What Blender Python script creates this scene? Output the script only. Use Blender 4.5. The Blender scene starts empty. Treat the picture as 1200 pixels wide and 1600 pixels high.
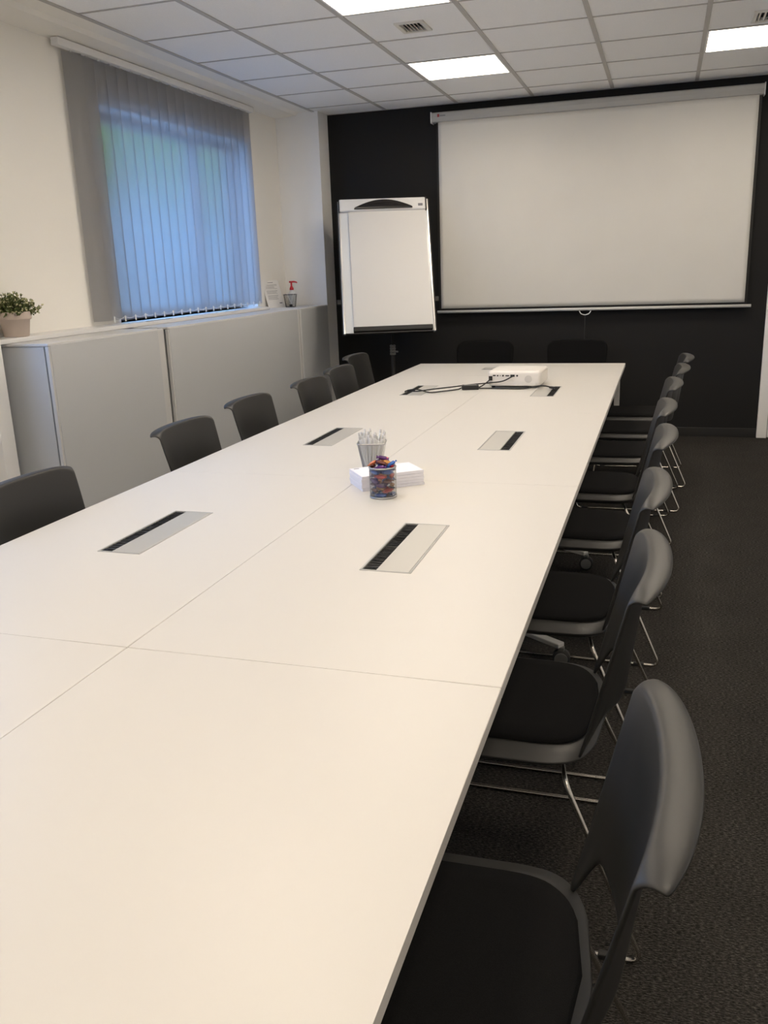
import bpy, bmesh, math, random
from mathutils import Vector, Matrix, Euler
random.seed(7)
PI = math.pi
S = bpy.context.scene
COL = S.collection

# ------------------------------------------------------------------ camera
cam = bpy.data.cameras.new('camera')
cam.sensor_fit = 'AUTO'; cam.sensor_width = 36.0
cam.lens = 1359.6 / 1600 * 36
cam.clip_start = 0.02
camo = bpy.data.objects.new('camera', cam); COL.objects.link(camo)
camo.matrix_world = (Matrix.Translation((1.0899, -1.5071, 1.5228)) @ Matrix.Rotation(0.3115, 4, 'Z')
                     @ Matrix.Rotation(1.2974, 4, 'X') @ Matrix.Rotation(-0.0367, 4, 'Z'))
S.camera = camo

# ------------------------------------------------------------------ exposure, sky, light levels
S.view_settings.view_transform = 'Standard'
S.view_settings.look = 'None'
S.view_settings.gamma = 1.0
S.view_settings.use_curve_mapping = False
S.view_settings.exposure = 0.40
LED_STRENGTH = 12.5
LED_COLOR = (1.0, 0.868, 0.70)
SKY_COLOR = (0.26, 0.50, 1.0)
SKY_STRENGTH = 5.5
w = bpy.data.worlds.new('sky'); S.world = w; w.use_nodes = True
wn = w.node_tree.nodes; wl = w.node_tree.links
bg = wn['Background']; bg.inputs['Strength'].default_value = SKY_STRENGTH
bg.inputs['Color'].default_value = (*SKY_COLOR, 1)
cy = S.cycles
cy.use_denoising = True
cy.max_bounces = 10; cy.diffuse_bounces = 5; cy.glossy_bounces = 4
cy.transmission_bounces = 8; cy.transparent_max_bounces = 12
cy.sample_clamp_indirect = 6.0

def portal(name, y0, y1, z0, z1, x):
    l = bpy.data.lights.new(name, 'AREA'); l.shape = 'RECTANGLE'; l.size = z1 - z0; l.size_y = y1 - y0
    l.energy = 1.0; l.cycles.is_portal = True
    o = bpy.data.objects.new(name, l); COL.objects.link(o)
    o.location = (x, (y0 + y1) / 2, (z0 + z1) / 2); o.rotation_euler = (0, -PI / 2, 0)
    return o
portal('added_window_portal', .36, 1.89, 1.31, 2.50, -2.55)  # guides sky sampling through the added, unseen left window

# ------------------------------------------------------------------ materials
def lin(c):
    return tuple((v / 12.92 if v <= .04045 else ((v + .055) / 1.055) ** 2.4) for v in c)
def rgb(r, g, b): return lin((r / 255, g / 255, b / 255))

def mat(name, col, rough=0.5, metal=0.0, spec=0.5, bump=0, bscale=100, var=0, vscale=30, detail=3, rvar=0):
    m = bpy.data.materials.new(name); m.use_nodes = True
    n = m.node_tree.nodes; l = m.node_tree.links; p = n['Principled BSDF']
    p.inputs['Base Color'].default_value = (*col, 1)
    p.inputs['Roughness'].default_value = rough
    p.inputs['Metallic'].default_value = metal
    p.inputs['Specular IOR Level'].default_value = spec
    tc = n.new('ShaderNodeTexCoord')
    if var or rvar:
        nz = n.new('ShaderNodeTexNoise'); nz.inputs['Scale'].default_value = vscale; nz.inputs['Detail'].default_value = detail
        l.new(tc.outputs['Object'], nz.inputs['Vector'])
    if var:
        cr = n.new('ShaderNodeValToRGB')
        cr.color_ramp.elements[0].position = .3; cr.color_ramp.elements[1].position = .7
        cr.color_ramp.elements[0].color = (*[max(0, c * (1 - var)) for c in col], 1)
        cr.color_ramp.elements[1].color = (*[c * (1 + var) for c in col], 1)
        l.new(nz.outputs['Fac'], cr.inputs['Fac']); l.new(cr.outputs['Color'], p.inputs['Base Color'])
    if rvar:
        mr = n.new('ShaderNodeMapRange'); mr.inputs['To Min'].default_value = rough - rvar; mr.inputs['To Max'].default_value = rough + rvar
        l.new(nz.outputs['Fac'], mr.inputs['Value']); l.new(mr.outputs['Result'], p.inputs['Roughness'])
    if bump:
        nb = n.new('ShaderNodeTexNoise'); nb.inputs['Scale'].default_value = bscale; nb.inputs['Detail'].default_value = 2
        l.new(tc.outputs['Object'], nb.inputs['Vector'])
        b = n.new('ShaderNodeBump'); b.inputs['Strength'].default_value = bump; b.inputs['Distance'].default_value = .003
        l.new(nb.outputs['Fac'], b.inputs['Height']); l.new(b.outputs['Normal'], p.inputs['Normal'])
    return m

M = {}
M['wall'] = mat('white_plaster', (.86, .855, .84), .9, bump=.08, bscale=120)
M['wall_cream'] = mat('cream_plaster', (.86, .84, .79), .9, bump=.08, bscale=120)
M['black_wall'] = mat('black_paint', (.0145, .0145, .015), .75, spec=.25, bump=.1, bscale=150)
M['black_base'] = mat('black_skirting', (.018, .018, .018), .45)
M['tile'] = mat('mineral_ceiling_tile', (.91, .91, .905), .95, bump=.25, bscale=300, var=.03, vscale=220)
M['grid'] = mat('ceiling_grid_metal', (.47, .455, .43), .5)
M['table'] = mat('white_laminate', (.65, .628, .592), .38, spec=.35, bump=.03, bscale=600)
M['table_edge'] = mat('laminate_edge', (.64, .62, .59), .5)
M['silver'] = mat('silver_metal', (.62, .61, .60), .28, metal=1)
M['table_leg'] = mat('silver_powder_coat', (.60, .60, .59), .4, metal=.25)
M['chrome'] = mat('satin_chrome', (.66, .63, .58), .25, metal=1)
M['alu'] = mat('anodised_aluminium', (.52, .51, .48), .42, metal=.35, bump=.03, bscale=400)
M['grey_frame'] = mat('grey_frame_plastic', (.42, .42, .41), .4)
M['brush'] = mat('black_brush', (.008, .008, .008), .7, bump=1, bscale=250, var=.8, vscale=260)
M['plastic'] = mat('charcoal_plastic', (.020, .0198, .0192), .46, spec=.55, bump=.06, bscale=900)
M['fabric'] = mat('black_fabric', (.0085, .0085, .009), .95, spec=.1, bump=.5, bscale=900, var=.3, vscale=700)
M['rubber'] = mat('black_rubber', (.012, .012, .012), .6)
M['hub_grey'] = mat('grey_hub_plastic', (.16, .16, .155), .5)
M['cabinet'] = mat('light_grey_lacquer', (.535, .55, .57), .33, spec=.45, rvar=.06, vscale=4)
M['cabinet_edge'] = mat('grey_profile', (.60, .60, .60), .35, spec=.5)
M['sill'] = mat('white_sill', (.72, .72, .72), .3)
M['pvc'] = mat('white_pvc', (.80, .80, .80), .35)
M['frame_grey'] = mat('grey_window_frame', (.28, .28, .28), .4)
M['screen'] = mat('matte_screen_fabric', (.64, .63, .60), .85, var=.015, vscale=3)
M['screen_case'] = mat('grey_screen_case', (.42, .42, .41), .4)
M['black'] = mat('matt_black', (.010, .010, .010), .6)
M['black_gloss'] = mat('gloss_black_plastic', (.012, .010, .010), .16)
M['whiteboard'] = mat('enamel_whiteboard', (.76, .78, .79), .16)
M['paper'] = mat('white_paper', (.72, .71, .69), .8)
M['pad_paper'] = mat('notepad_paper', (.80, .80, .88), .8)
M['ink'] = mat('grey_ink', (.22, .22, .24), .8)
M['red_ink'] = mat('dark_red_ink', (.30, .03, .03), .6)
M['beamer'] = mat('white_beamer_plastic', (.78, .75, .71), .4)
M['beamer_grey'] = mat('light_grey_vent', (.60, .58, .55), .6)
M['red'] = mat('red_pump_plastic', (.62, .01, .025), .35)
M['bottle'] = mat('translucent_white_plastic', (.78, .80, .80), .3)
M['pot'] = mat('pale_terracotta', (.62, .52, .45), .8, bump=.1, bscale=150)
M['leaf'] = mat('green_leaf', (.12, .155, .05), .6, var=.55, vscale=60)
M['blossom'] = mat('cream_blossom', (.62, .60, .36), .7)
M['stem'] = mat('brown_stem', (.10, .07, .035), .8)
M['wire'] = mat('silver_wire', (.42, .42, .42), .35, metal=.8)
M['dark_wire'] = mat('dark_wire', (.10, .10, .10), .4, metal=.6)
M['white_gloss'] = mat('white_gloss_plastic', (.78, .78, .78), .3)
M['grille'] = mat('cream_vent_metal', (.70, .68, .62), .5)
M['dark'] = mat('duct_dark', (.02, .02, .02), .8)
M['facade'] = mat('pale_render', (.22, .35, .36), .9, var=.05, vscale=2)
M['asphalt'] = mat('pale_paving', (.55, .56, .58), .9, var=.1, vscale=5)
M['tree'] = mat('tree_foliage', (.16, .27, .03), .8, var=.4, vscale=2.5)
M['bark'] = mat('bark', (.10, .07, .05), .9)
M['roof'] = mat('grey_roof', (.16, .16, .17), .9)

def carpet():
    m = bpy.data.materials.new('charcoal_loop_carpet'); m.use_nodes = True
    n = m.node_tree.nodes; l = m.node_tree.links; p = n['Principled BSDF']
    p.inputs['Roughness'].default_value = 1; p.inputs['Specular IOR Level'].default_value = .1
    tc = n.new('ShaderNodeTexCoord'); mp = n.new('ShaderNodeMapping'); mp.inputs['Scale'].default_value = (1, 3.2, 1)
    l.new(tc.outputs['Object'], mp.inputs['Vector'])
    a = n.new('ShaderNodeTexNoise'); a.inputs['Scale'].default_value = 95; a.inputs['Detail'].default_value = 4; a.inputs['Roughness'].default_value = .75
    l.new(mp.outputs['Vector'], a.inputs['Vector'])
    b = n.new('ShaderNodeTexNoise'); b.inputs['Scale'].default_value = 6; l.new(tc.outputs['Object'], b.inputs['Vector'])
    cr = n.new('ShaderNodeValToRGB'); e = cr.color_ramp.elements
    e[0].position = .36; e[0].color = (.009, .0088, .0086, 1); e[1].position = .68; e[1].color = (.135, .124, .112, 1)
    x = e.new(.5); x.color = (.034, .0318, .0295, 1)
    l.new(a.outputs['Fac'], cr.inputs['Fac'])
    mx = n.new('ShaderNodeMixRGB'); mx.blend_type = 'MULTIPLY'; mx.inputs['Fac'].default_value = .25
    l.new(cr.outputs['Color'], mx.inputs['Color1']); l.new(b.outputs['Fac'], mx.inputs['Color2']); l.new(mx.outputs['Color'], p.inputs['Base Color'])
    bp = n.new('ShaderNodeBump'); bp.inputs['Strength'].default_value = .8; bp.inputs['Distance'].default_value = .004
    l.new(a.outputs['Fac'], bp.inputs['Height']); l.new(bp.outputs['Normal'], p.inputs['Normal'])
    return m
M['carpet'] = carpet()

def emit(name, col, st):
    m = bpy.data.materials.new(name); m.use_nodes = True
    n = m.node_tree.nodes; p = n['Principled BSDF']
    p.inputs['Base Color'].default_value = (.9, .9, .9, 1)
    p.inputs['Emission Color'].default_value = (*col, 1); p.inputs['Emission Strength'].default_value = st
    return m
M['led'] = emit('led_diffuser', LED_COLOR, LED_STRENGTH)

def blind_fabric():
    m = bpy.data.materials.new('grey_screen_fabric'); m.use_nodes = True
    n = m.node_tree.nodes; l = m.node_tree.links
    for x in list(n): n.remove(x)
    out = n.new('ShaderNodeOutputMaterial')
    d0 = n.new('ShaderNodeBsdfDiffuse'); d0.inputs['Color'].default_value = (.46, .46, .47, 1)
    tr = n.new('ShaderNodeBsdfTranslucent'); tr.inputs['Color'].default_value = (.42, .42, .43, 1)
    d = n.new('ShaderNodeMixShader'); d.inputs['Fac'].default_value = .5
    l.new(d0.outputs[0], d.inputs[1]); l.new(tr.outputs[0], d.inputs[2])
    r = n.new('ShaderNodeBsdfRefraction'); r.inputs['Color'].default_value = (.95, .95, .95, 1)
    r.inputs['Roughness'].default_value = .37; r.inputs['IOR'].default_value = 1.18
    mx = n.new('ShaderNodeMixShader'); mx.inputs['Fac'].default_value = .5
    l.new(d.outputs[0], mx.inputs[1]); l.new(r.outputs[0], mx.inputs[2]); l.new(mx.outputs[0], out.inputs['Surface'])
    return m
M['blind'] = blind_fabric()

def glass():
    m = bpy.data.materials.new('window_glass'); m.use_nodes = True
    n = m.node_tree.nodes; l = m.node_tree.links
    for x in list(n): n.remove(x)
    out = n.new('ShaderNodeOutputMaterial')
    t = n.new('ShaderNodeBsdfTransparent'); t.inputs['Color'].default_value = (.95, .97, .97, 1)
    g = n.new('ShaderNodeBsdfGlossy'); g.inputs['Roughness'].default_value = .02
    mx = n.new('ShaderNodeMixShader'); mx.inputs['Fac'].default_value = .07
    l.new(t.outputs[0], mx.inputs[1]); l.new(g.outputs[0], mx.inputs[2]); l.new(mx.outputs[0], out.inputs['Surface'])
    return m
M['glass'] = glass()

# ------------------------------------------------------------------ helpers
class MB:
    """collects shapes into one bmesh; build() links them as ONE mesh object"""
    def __init__(s): s.bm = bmesh.new(); s.mi = 0
    def _tag(s, faces, smooth=False):
        for f in faces: f.material_index = s.mi; f.smooth = smooth
    def box(s, c, d, bevel=0, seg=2, mtx=None):
        r = bmesh.ops.create_cube(s.bm, size=1); vs = r['verts']
        for v in vs: v.co = Vector((v.co.x * d[0], v.co.y * d[1], v.co.z * d[2]))
        fs = list({f for v in vs for f in v.link_faces})
        if bevel:
            es = list({e for v in vs for e in v.link_edges})
            rr = bmesh.ops.bevel(s.bm, geom=es, offset=bevel, segments=seg, affect='EDGES', profile=.5)
            fs = list({f for f in rr['faces']} | {f for f in fs if f.is_valid})
            vs = list({v for f in fs for v in f.verts})
        T = Matrix.Translation(c) @ (mtx if mtx is not None else Matrix.Identity(4))
        for v in vs: v.co = T @ v.co
        s._tag(fs, False)
        return s
    def b2(s, x0, x1, y0, y1, z0, z1, bevel=0, seg=2):
        return s.box(((x0 + x1) / 2, (y0 + y1) / 2, (z0 + z1) / 2), (abs(x1 - x0), abs(y1 - y0), abs(z1 - z0)), bevel, seg)
    def tube(s, pts, r, n=10, cap=True):
        pts = [Vector(p) for p in pts]; rings = []
        t0 = (pts[1] - pts[0]).normalized()
        up = Vector((0, 0, 1)) if abs(t0.z) < .9 else Vector((1, 0, 0))
        nrm = (up - t0 * up.dot(t0)).normalized()
        for i, p in enumerate(pts):
            a = pts[max(i - 1, 0)]; b = pts[min(i + 1, len(pts) - 1)]
            t = (b - a).normalized()
            nrm = (nrm - t * nrm.dot(t)).normalized(); bi = t.cross(nrm)
            rr = r[i] if isinstance(r, (list, tuple)) else r
            rings.append([s.bm.verts.new(p + (nrm * math.cos(2 * PI * k / n) + bi * math.sin(2 * PI * k / n)) * rr) for k in range(n)])
        fs = []
        for i in range(len(rings) - 1):
            for k in range(n):
                fs.append(s.bm.faces.new((rings[i][k], rings[i][(k + 1) % n], rings[i + 1][(k + 1) % n], rings[i + 1][k])))
        s._tag(fs, True)
        if cap:
            c1 = s.bm.faces.new(rings[0][::-1]); c2 = s.bm.faces.new(rings[-1]); s._tag([c1, c2])
        return s
    def lathe(s, prof, c=(0, 0, 0), n=32, mtx=None, cap=True):
        T = Matrix.Translation(c) @ (mtx if mtx is not None else Matrix.Identity(4))
        rings = [[s.bm.verts.new(T @ Vector((r * math.cos(2 * PI * k / n), r * math.sin(2 * PI * k / n), z))) for k in range(n)] for r, z in prof]
        fs = []
        for i in range(len(rings) - 1):
            for k in range(n):
                fs.append(s.bm.faces.new((rings[i][k], rings[i][(k + 1) % n], rings[i + 1][(k + 1) % n], rings[i + 1][k])))
        s._tag(fs, True)
        if cap:
            a = s.bm.faces.new(rings[0][::-1]); b = s.bm.faces.new(rings[-1]); s._tag([a, b])
        return s
    def prism(s, pts, a0, a1, axis='y', smooth=False):
        """extrude a closed 2D outline; axis = extrusion axis; pts are the other two coords in xyz order"""
        def mk(p, a):
            return {'x': (a, p[0], p[1]), 'y': (p[0], a, p[1]), 'z': (p[0], p[1], a)}[axis]
        A = [s.bm.verts.new(mk(p, a0)) for p in pts]; B = [s.bm.verts.new(mk(p, a1)) for p in pts]
        n = len(pts); fs = []
        for k in range(n): fs.append(s.bm.faces.new((A[k], A[(k + 1) % n], B[(k + 1) % n], B[k])))
        s._tag(fs, smooth)
        c = [s.bm.faces.new(A[::-1]), s.bm.faces.new(B)]; s._tag(c)
        return s
    def grid(s, rows, smooth=True):
        V = [[s.bm.verts.new(p) for p in r] for r in rows]; fs = []
        for i in range(len(V) - 1):
            for j in range(len(V[0]) - 1):
                fs.append(s.bm.faces.new((V[i][j], V[i][j + 1], V[i + 1][j + 1], V[i + 1][j])))
        s._tag(fs, smooth); return s
    def build(s, name, m, parent=None, loc=(0, 0, 0), rot=(0, 0, 0)):
        bmesh.ops.recalc_face_normals(s.bm, faces=s.bm.faces[:])
        me = bpy.data.meshes.new(name); s.bm.to_mesh(me); s.bm.free()
        for x in (m if isinstance(m, (list, tuple)) else [m]): me.materials.append(x)
        o = bpy.data.objects.new(name, me); COL.objects.link(o)
        o.location = loc; o.rotation_euler = rot
        if parent: o.parent = parent
        return o

def tag(o, label=None, cat=None, group=None, kind=None):
    if label: o['label'] = label
    if cat: o['category'] = cat
    if group: o['group'] = group
    if kind: o['kind'] = kind
    return o
def thing(name, label, cat, loc=(0, 0, 0), rz=0, group=None):
    o = bpy.data.objects.new(name, None); COL.objects.link(o); o.empty_display_size = .1
    o.location = loc; o.rotation_euler = (0, 0, rz)
    return tag(o, label, cat, group)
def struct(o): o['kind'] = 'structure'; return o
def kids(o): return [c for c in bpy.data.objects if c.parent == o]
def copy_tree(o, parent=None):
    c = o.copy(); COL.objects.link(c)
    if parent: c.parent = parent
    for ch in kids(o): copy_tree(ch, c)
    return c
def bezpath(ctrl, n=12):
    """Catmull-Rom through the control points"""
    P = [Vector(p) for p in ctrl]; P = [2 * P[0] - P[1]] + P + [2 * P[-1] - P[-2]]; out = []
    for i in range(1, len(P) - 2):
        a, b, c, d = P[i - 1:i + 3]
        for k in range(n):
            t = k / n
            out.append(.5 * ((2 * b) + (c - a) * t + (2 * a - 5 * b + 4 * c - d) * t * t + (3 * b - a - 3 * c + d) * t ** 3))
    out.append(P[-2]); return out
def fillet(ctrl, r, n=6):
    P = [Vector(p) for p in ctrl]; out = [P[0]]
    for i in range(1, len(P) - 1):
        a = (P[i - 1] - P[i]); b = (P[i + 1] - P[i]); rr = min(r, a.length * .45, b.length * .45)
        p0 = P[i] + a.normalized() * rr; p2 = P[i] + b.normalized() * rr
        for k in range(n + 1):
            t = k / n; out.append(p0 * (1 - t) ** 2 + P[i] * 2 * t * (1 - t) + p2 * t * t)
    out.append(P[-1]); return out

# ------------------------------------------------------------------ the setting
YB = 6.512; ZC = 2.867; XL = -2.30; XR = 3.45; YF = -4.3
m = MB(); m.b2(XL - .3, XR + .2, YF - .2, YB + .2, -.12, 0); struct(m.build('floor', M['carpet']))

GX0 = -1.9927; GD = .6502; GY0 = 6.7527; GH = .6374
gx = lambda i: GX0 + GD * i
gy = lambda n: GY0 - GH * n
XA = -1.9385
PANELS = [(2, r) for r in (2, 5, 8, 11, 14)] + [(5, r) for r in (2, 5, 8, 11, 14)]   # (column, far row) of the lit cells
NROW = 18
# ceiling: one mesh of tiles, with the metal grid between them
m = MB()
def cell(x0, x1, y0, y1, holes):
    m.b2(x0, x1, y0, y1, ZC + .004, ZC + .02)
XS = [XA] + [gx(i) for i in range(1, 9)] + [XR]
YS = [YB] + [gy(n) for n in range(1, NROW)] + [YF]
VENTS = {(2, 4): (-.378, 3.945, .175, .225), (5, 3): (1.62, 4.62, .22, .26)}
for i in range(len(XS) - 1):
    for n in range(len(YS) - 1):
        if (i, n) in [(c, r) for c, r in PANELS]: continue
        if (i, n) in VENTS:
            cx, cyy, wx, wy = VENTS[(i, n)]
            a, b, c, d = cx - wx / 2 + .02, cx + wx / 2 - .02, cyy - wy / 2 + .02, cyy + wy / 2 - .02
            m.b2(XS[i], a, YS[n + 1], YS[n], ZC + .004, ZC + .02); m.b2(b, XS[i + 1], YS[n + 1], YS[n], ZC + .004, ZC + .02)
            m.b2(a, b, YS[n + 1], c, ZC + .004, ZC + .02); m.b2(a, b, d, YS[n], ZC + .004, ZC + .02)
            continue
        m.b2(XS[i], XS[i + 1], YS[n + 1], YS[n], ZC + .004, ZC + .02)
m.mi = 1
for x in XS[1:-1]: m.b2(x - .014, x + .014, YF, YB, ZC - .001, ZC + .006)
m.b2(XA - .012, XA + .012, YF, 6.275, ZC - .003, ZC + .006)
for y in YS[1:-1]: m.b2(XA, XR, y - .007, y + .007, ZC, ZC + .006)
m.b2(XA, XR, YB - .012, YB, ZC - .001, ZC + .006)
m.mi = 0
m.b2(XL - .3, XR + .2, YF - .2, YB + .2, ZC + .2, ZC + .3)
struct(m.build('ceiling', [M['tile'], M['grid']]))
# stepped plaster border between the grid and the window wall
m = MB(); m.prism([(XA, ZC + .004), (-2.075, ZC + .002), (-2.10, ZC - .018), (XL, ZC - .028), (XL, ZC + .06), (XA, ZC + .06)], YF, 6.278, 'y')
struct(m.build('trim_1', M['wall_cream']))

W1 = (3.55, 5.64, 1.237, 2.56); W2 = (.30, 1.95, 1.25, 2.56)
m = MB(); X0 = XL - .26
m.b2(X0, XL, YF - .2, W2[0], 0, ZC + .2); m.b2(X0, XL, W2[1], W1[0], 0, ZC + .2); m.b2(X0, XL, W1[1], YB + .2, 0, ZC + .2)
for W in (W1, W2): m.b2(X0, XL, W[0], W[1], 0, W[2]); m.b2(X0, XL, W[0], W[1], W[3], ZC + .2)
struct(m.build('wall_left', M['wall_cream']))
m = MB(); m.b2(XL - .26, XR + .2, YB, YB + .2, 0, ZC + .2); struct(m.build('wall_back', M['black_wall']))
m = MB(); m.b2(XR, XR + .2, YF, YB, 0, ZC + .2); struct(m.build('wall_right', M['wall']))
m = MB(); m.b2(XL, XR, YF - .2, YF, 0, ZC + .2); struct(m.build('wall_front', M['wall']))
# pilaster in the far left corner and the one before the cabinets
m = MB(); m.b2(XL, -1.894, 6.274, YB, 0, ZC + .1); struct(m.build('wall_far_pilaster', M['wall']))
m = MB(); m.b2(XL, -2.117, 2.10, 2.20, 0, ZC - .012, .003); struct(m.build('wall_near_pilaster', M['wall']))
m = MB(); m.b2(-1.894, 1.90, YB - .012, YB, 0, .078, .003); struct(m.build('baseboard_back', M['black_base']))
# white door leaf and frame at the right end of the black wall
m = MB(); m.b2(1.905, 1.985, YB - .03, YB, 0, 2.12, .004); m.b2(2.83, 2.91, YB - .03, YB, 0, 2.12, .004); m.b2(1.985, 2.83, YB - .03, YB, 2.04, 2.12, .004)
d = struct(m.build('door_1', M['wall']))
m = MB(); m.b2(1.99, 2.825, YB - .022, YB - .001, .005, 2.036, .003); m.build('door_leaf', M['wall'], d)
m = MB(); m.tube(fillet([(2.06, YB - .02, 1.04), (2.06, YB - .07, 1.04), (2.18, YB - .07, 1.04)], .02), .009); m.build('door_handle', M['silver'], d)

def window(name, W, split):
    y0, y1, z0, z1 = W; x = XL - .17
    m = MB(); t = .06
    m.b2(x - .03, x + .03, y0, y0 + t, z0, z1, .004); m.b2(x - .03, x + .03, y1 - t, y1, z0, z1, .004)
    m.b2(x - .03, x + .03, y0 + t, y1 - t, z0, z0 + t, .004); m.b2(x - .03, x + .03, y0 + t, y1 - t, z1 - t, z1, .004)
    for s_ in split: m.b2(x - .03, x + .03, s_ - .06, s_ + .06, z0 + t, z1 - t, .004)
    o = struct(m.build(name, M['frame_grey']))
    m = MB()
    ys = [y0 + t] + [v for s_ in split for v in (s_ - .06, s_ + .06)] + [y1 - t]
    for a, b in zip(ys[::2], ys[1::2]): m.b2(x - .005, x + .005, a - .005, b + .005, z0 + t - .005, z1 - t + .005)
    m.build('window_pane', M['glass'], o)
    m = MB(); m.b2(x + .03, x + .05, y1 - .04, y1 - .02, (z0 + z1) / 2 - .06, (z0 + z1) / 2 + .06, .004); m.build('window_handle', M['white_gloss'], o)
    return o
window('window_1', W1, [5.0]); window('added_window_2', W2, [1.12])  # second window is added out of view, sized to let blue daylight in
# window board running behind the cabinets
m = MB(); m.b2(-2.46, -2.135, 2.215, 5.52, 1.2125, 1.237, .004)
so = struct(m.build('trim_2', M['sill']))
m = MB()
for k in range(14): m.b2(-2.172 + .0, -2.150, 3.62 + k * .024, 3.632 + k * .024, 1.2365, 1.2376)
m.build('sill_grille', M['dark'], so)

# ---- outside the window
m = MB(); m.b2(-40, XL - .27, -25, 40, -.25, -.12); struct(m.build('exterior_ground', M['asphalt']))
b = thing('annex_building', 'pale flat-roofed annex building seen blurred through the window blind', 'building', (-13.2, 20.0, -.12))
m = MB(); m.b2(-2.5, 2.5, -13, 13, 0, 4.2); m.build('facade', M['facade'], b)
m = MB(); m.b2(-2.6, 2.6, -13.1, 13.1, 4.2, 4.35); m.build('roof', M['roof'], b)
def tree(loc, hgt, r, label):
    t = thing('leafy_tree', label, 'tree', loc)
    m = MB(); m.tube([(0, 0, 0), (.05, .03, hgt * .4), (0, .1, hgt * .8)], [.22, .16, .08], 10); m.build('trunk', M['bark'], t)
    m = MB()
    for k in range(16):
        a = random.uniform(0, 2 * PI); q = r * random.uniform(.1, .75)
        c = Vector((q * math.cos(a), q * math.sin(a), hgt * random.uniform(.64, .96)))
        rr = r * random.uniform(.35, .55)
        g = bmesh.ops.create_icosphere(m.bm, subdivisions=3, radius=rr)
        for v in g['verts']: v.co = v.co * random.uniform(.82, 1.12) + c
    m._tag(m.bm.faces[:], False); m.build('crown', M['tree'], t)
    return t
tree((-6.3, 9.5, -.12), 4.3, 1.0, 'leafy tree blurred behind the left part of the blind')
tree((-6.5, 12.2, -.12), 4.5, 1.1, 'leafy tree blurred behind the middle of the blind')
tree((-6.7, 15.0, -.12), 4.4, 1.05, 'leafy tree blurred behind the right part of the blind')

# ------------------------------------------------------------------ cabinets along the window wall
def cabinet(y0, y1, label, gap, first=False):
    c = thing('low_cabinet', label, 'cabinet', (-2.09, (y0 + y1) / 2, 0), 0, 'low grey cabinets along the window wall')
    L = (y1 - y0) / 2; xf = .205; xb = -.205
    m = MB(); m.b2(xb, xf - .036, -L + .006, L - .006, .05, 1.196, .004); m.build('body', M['cabinet'], c)
    # profile that wraps round the top and the near upright edge
    m = MB(); m.b2(xb, xf - .002, -L, L - gap, 1.196, 1.212, .005, 3); m.b2(xf - .024, xf - .002, -L, -L + .014, .05, 1.196, .003)
    m.build('frame_profile', M['cabinet_edge'], c)
    m = MB(); m.b2(xf - .02, xf, -L + .015, L - gap - .002, .06, 1.204, .004, 3); m.build('front_panel', M['cabinet'], c)
    if gap > .02:
        m = MB(); m.b2(xb, xf - .03, L - gap, L, .06, 1.203, .003); m.b2(xf - .03, xf - .022, L - gap + .004, L - .004, .06, 1.2, .002)
        m.build('handle_strip', M['cabinet_edge'], c)
    m = MB(); m.b2(xb + .02, xf - .05, -L + .01, L - .01, 0, .05); m.build('plinth', M['black_base'], c)
    return c
cabinet(2.268, 3.412, 'light grey low cabinet nearest the camera, under the potted plant', .10)
cabinet(3.428, 5.548, 'long light grey low cabinet under the window blind', .012)
cabinet(5.592, 6.266, 'short light grey low cabinet against the far corner pilaster', .012)
m = MB(); m.b2(-2.29, -1.897, 5.553, 5.587, 0, 1.206, .003)
tag(m.build('cabinet_filler', M['sill']), 'narrow white filler strip between the long and the short grey cabinet', 'filler strip')

# ------------------------------------------------------------------ vertical blind
bl = thing('vertical_blind', 'grey vertical slat blind hanging in front of the window', 'blind', (-2.25, 4.4, 1.25))
m = MB(); m.b2(-.022, .028, 3.13 - 4.4, 5.66 - 4.4, 2.795 - 1.25, 2.838 - 1.25, .005); m.build('head_rail', M['pvc'], bl)
NS = 20
for k in range(NS):
    yc = 3.28 if k == 0 else 3.308 + .1181 * k; th = math.radians(24 if k == 0 else 2)
    m = MB()
    n = 6; zt, zb = 2.788 - 1.25, .012
    front, back = [], []
    for j in range(n + 1):
        s_ = (j / n - .5) * .127; bow = .004 * (1 - (2 * s_ / .127) ** 2)
        front.append((bow + .0004, s_)); back.append((bow - .0004, s_))
    out = front + back[::-1]
    ct, st = math.cos(th), math.sin(th)
    pts = [(x * ct + s_ * st, -x * st + s_ * ct) for x, s_ in out]
    m.prism(pts, zb, zt, 'z')
    sl = m.build('slat', M['blind'], bl, (0, yc - 4.4, 0))
    if k == 0: s0 = sl
    m = MB(); m.b2(-.004, .004, -.012, .012, zt - .002, zt + .012); m.build('slat_hanger', M['white_gloss'], sl)
m = MB()
for k in range(NS - 1):
    ya = 3.361 + (5.508 - 3.361) / 18 * k - 4.4
    m.b2(.028, .034, ya - .005, ya + .005, .0, .036, .001)
    if k < NS - 2:
        yb = ya + (5.508 - 3.361) / 18
        m.tube([(.031, ya + (yb - ya) * t, .034 - .016 * 4 * t * (1 - t)) for t in [i / 8 for i in range(9)]], .0019, 6)
m.build('bead_chain', M['white_gloss'], bl)

# ------------------------------------------------------------------ projection screen
ps = thing('projection_screen', 'large white roll-down projection screen on the black wall', 'projection screen', (.43, 6.45, 1.10))
m = MB(); ox, oz = -.43, -1.10
x0, x1 = -.901 + ox, 1.757 + ox
m.prism([(.05, 2.795 + oz), (-.03, 2.795 + oz), (-.042, 2.785 + oz), (-.045, 2.755 + oz), (-.030, 2.722 + oz), (.0, 2.715 + oz), (.05, 2.715 + oz)], x0, x1, 'x')
m.build('case', M['screen_case'], ps)
m = MB()
for xx in (x0 - .006, x1):
    m = MB(); m.b2(xx, xx + .008, -.048, .055, 2.708 + oz, 2.80 + oz, .003); m.build('case_end_cap', M['white_gloss'], ps)
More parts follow.
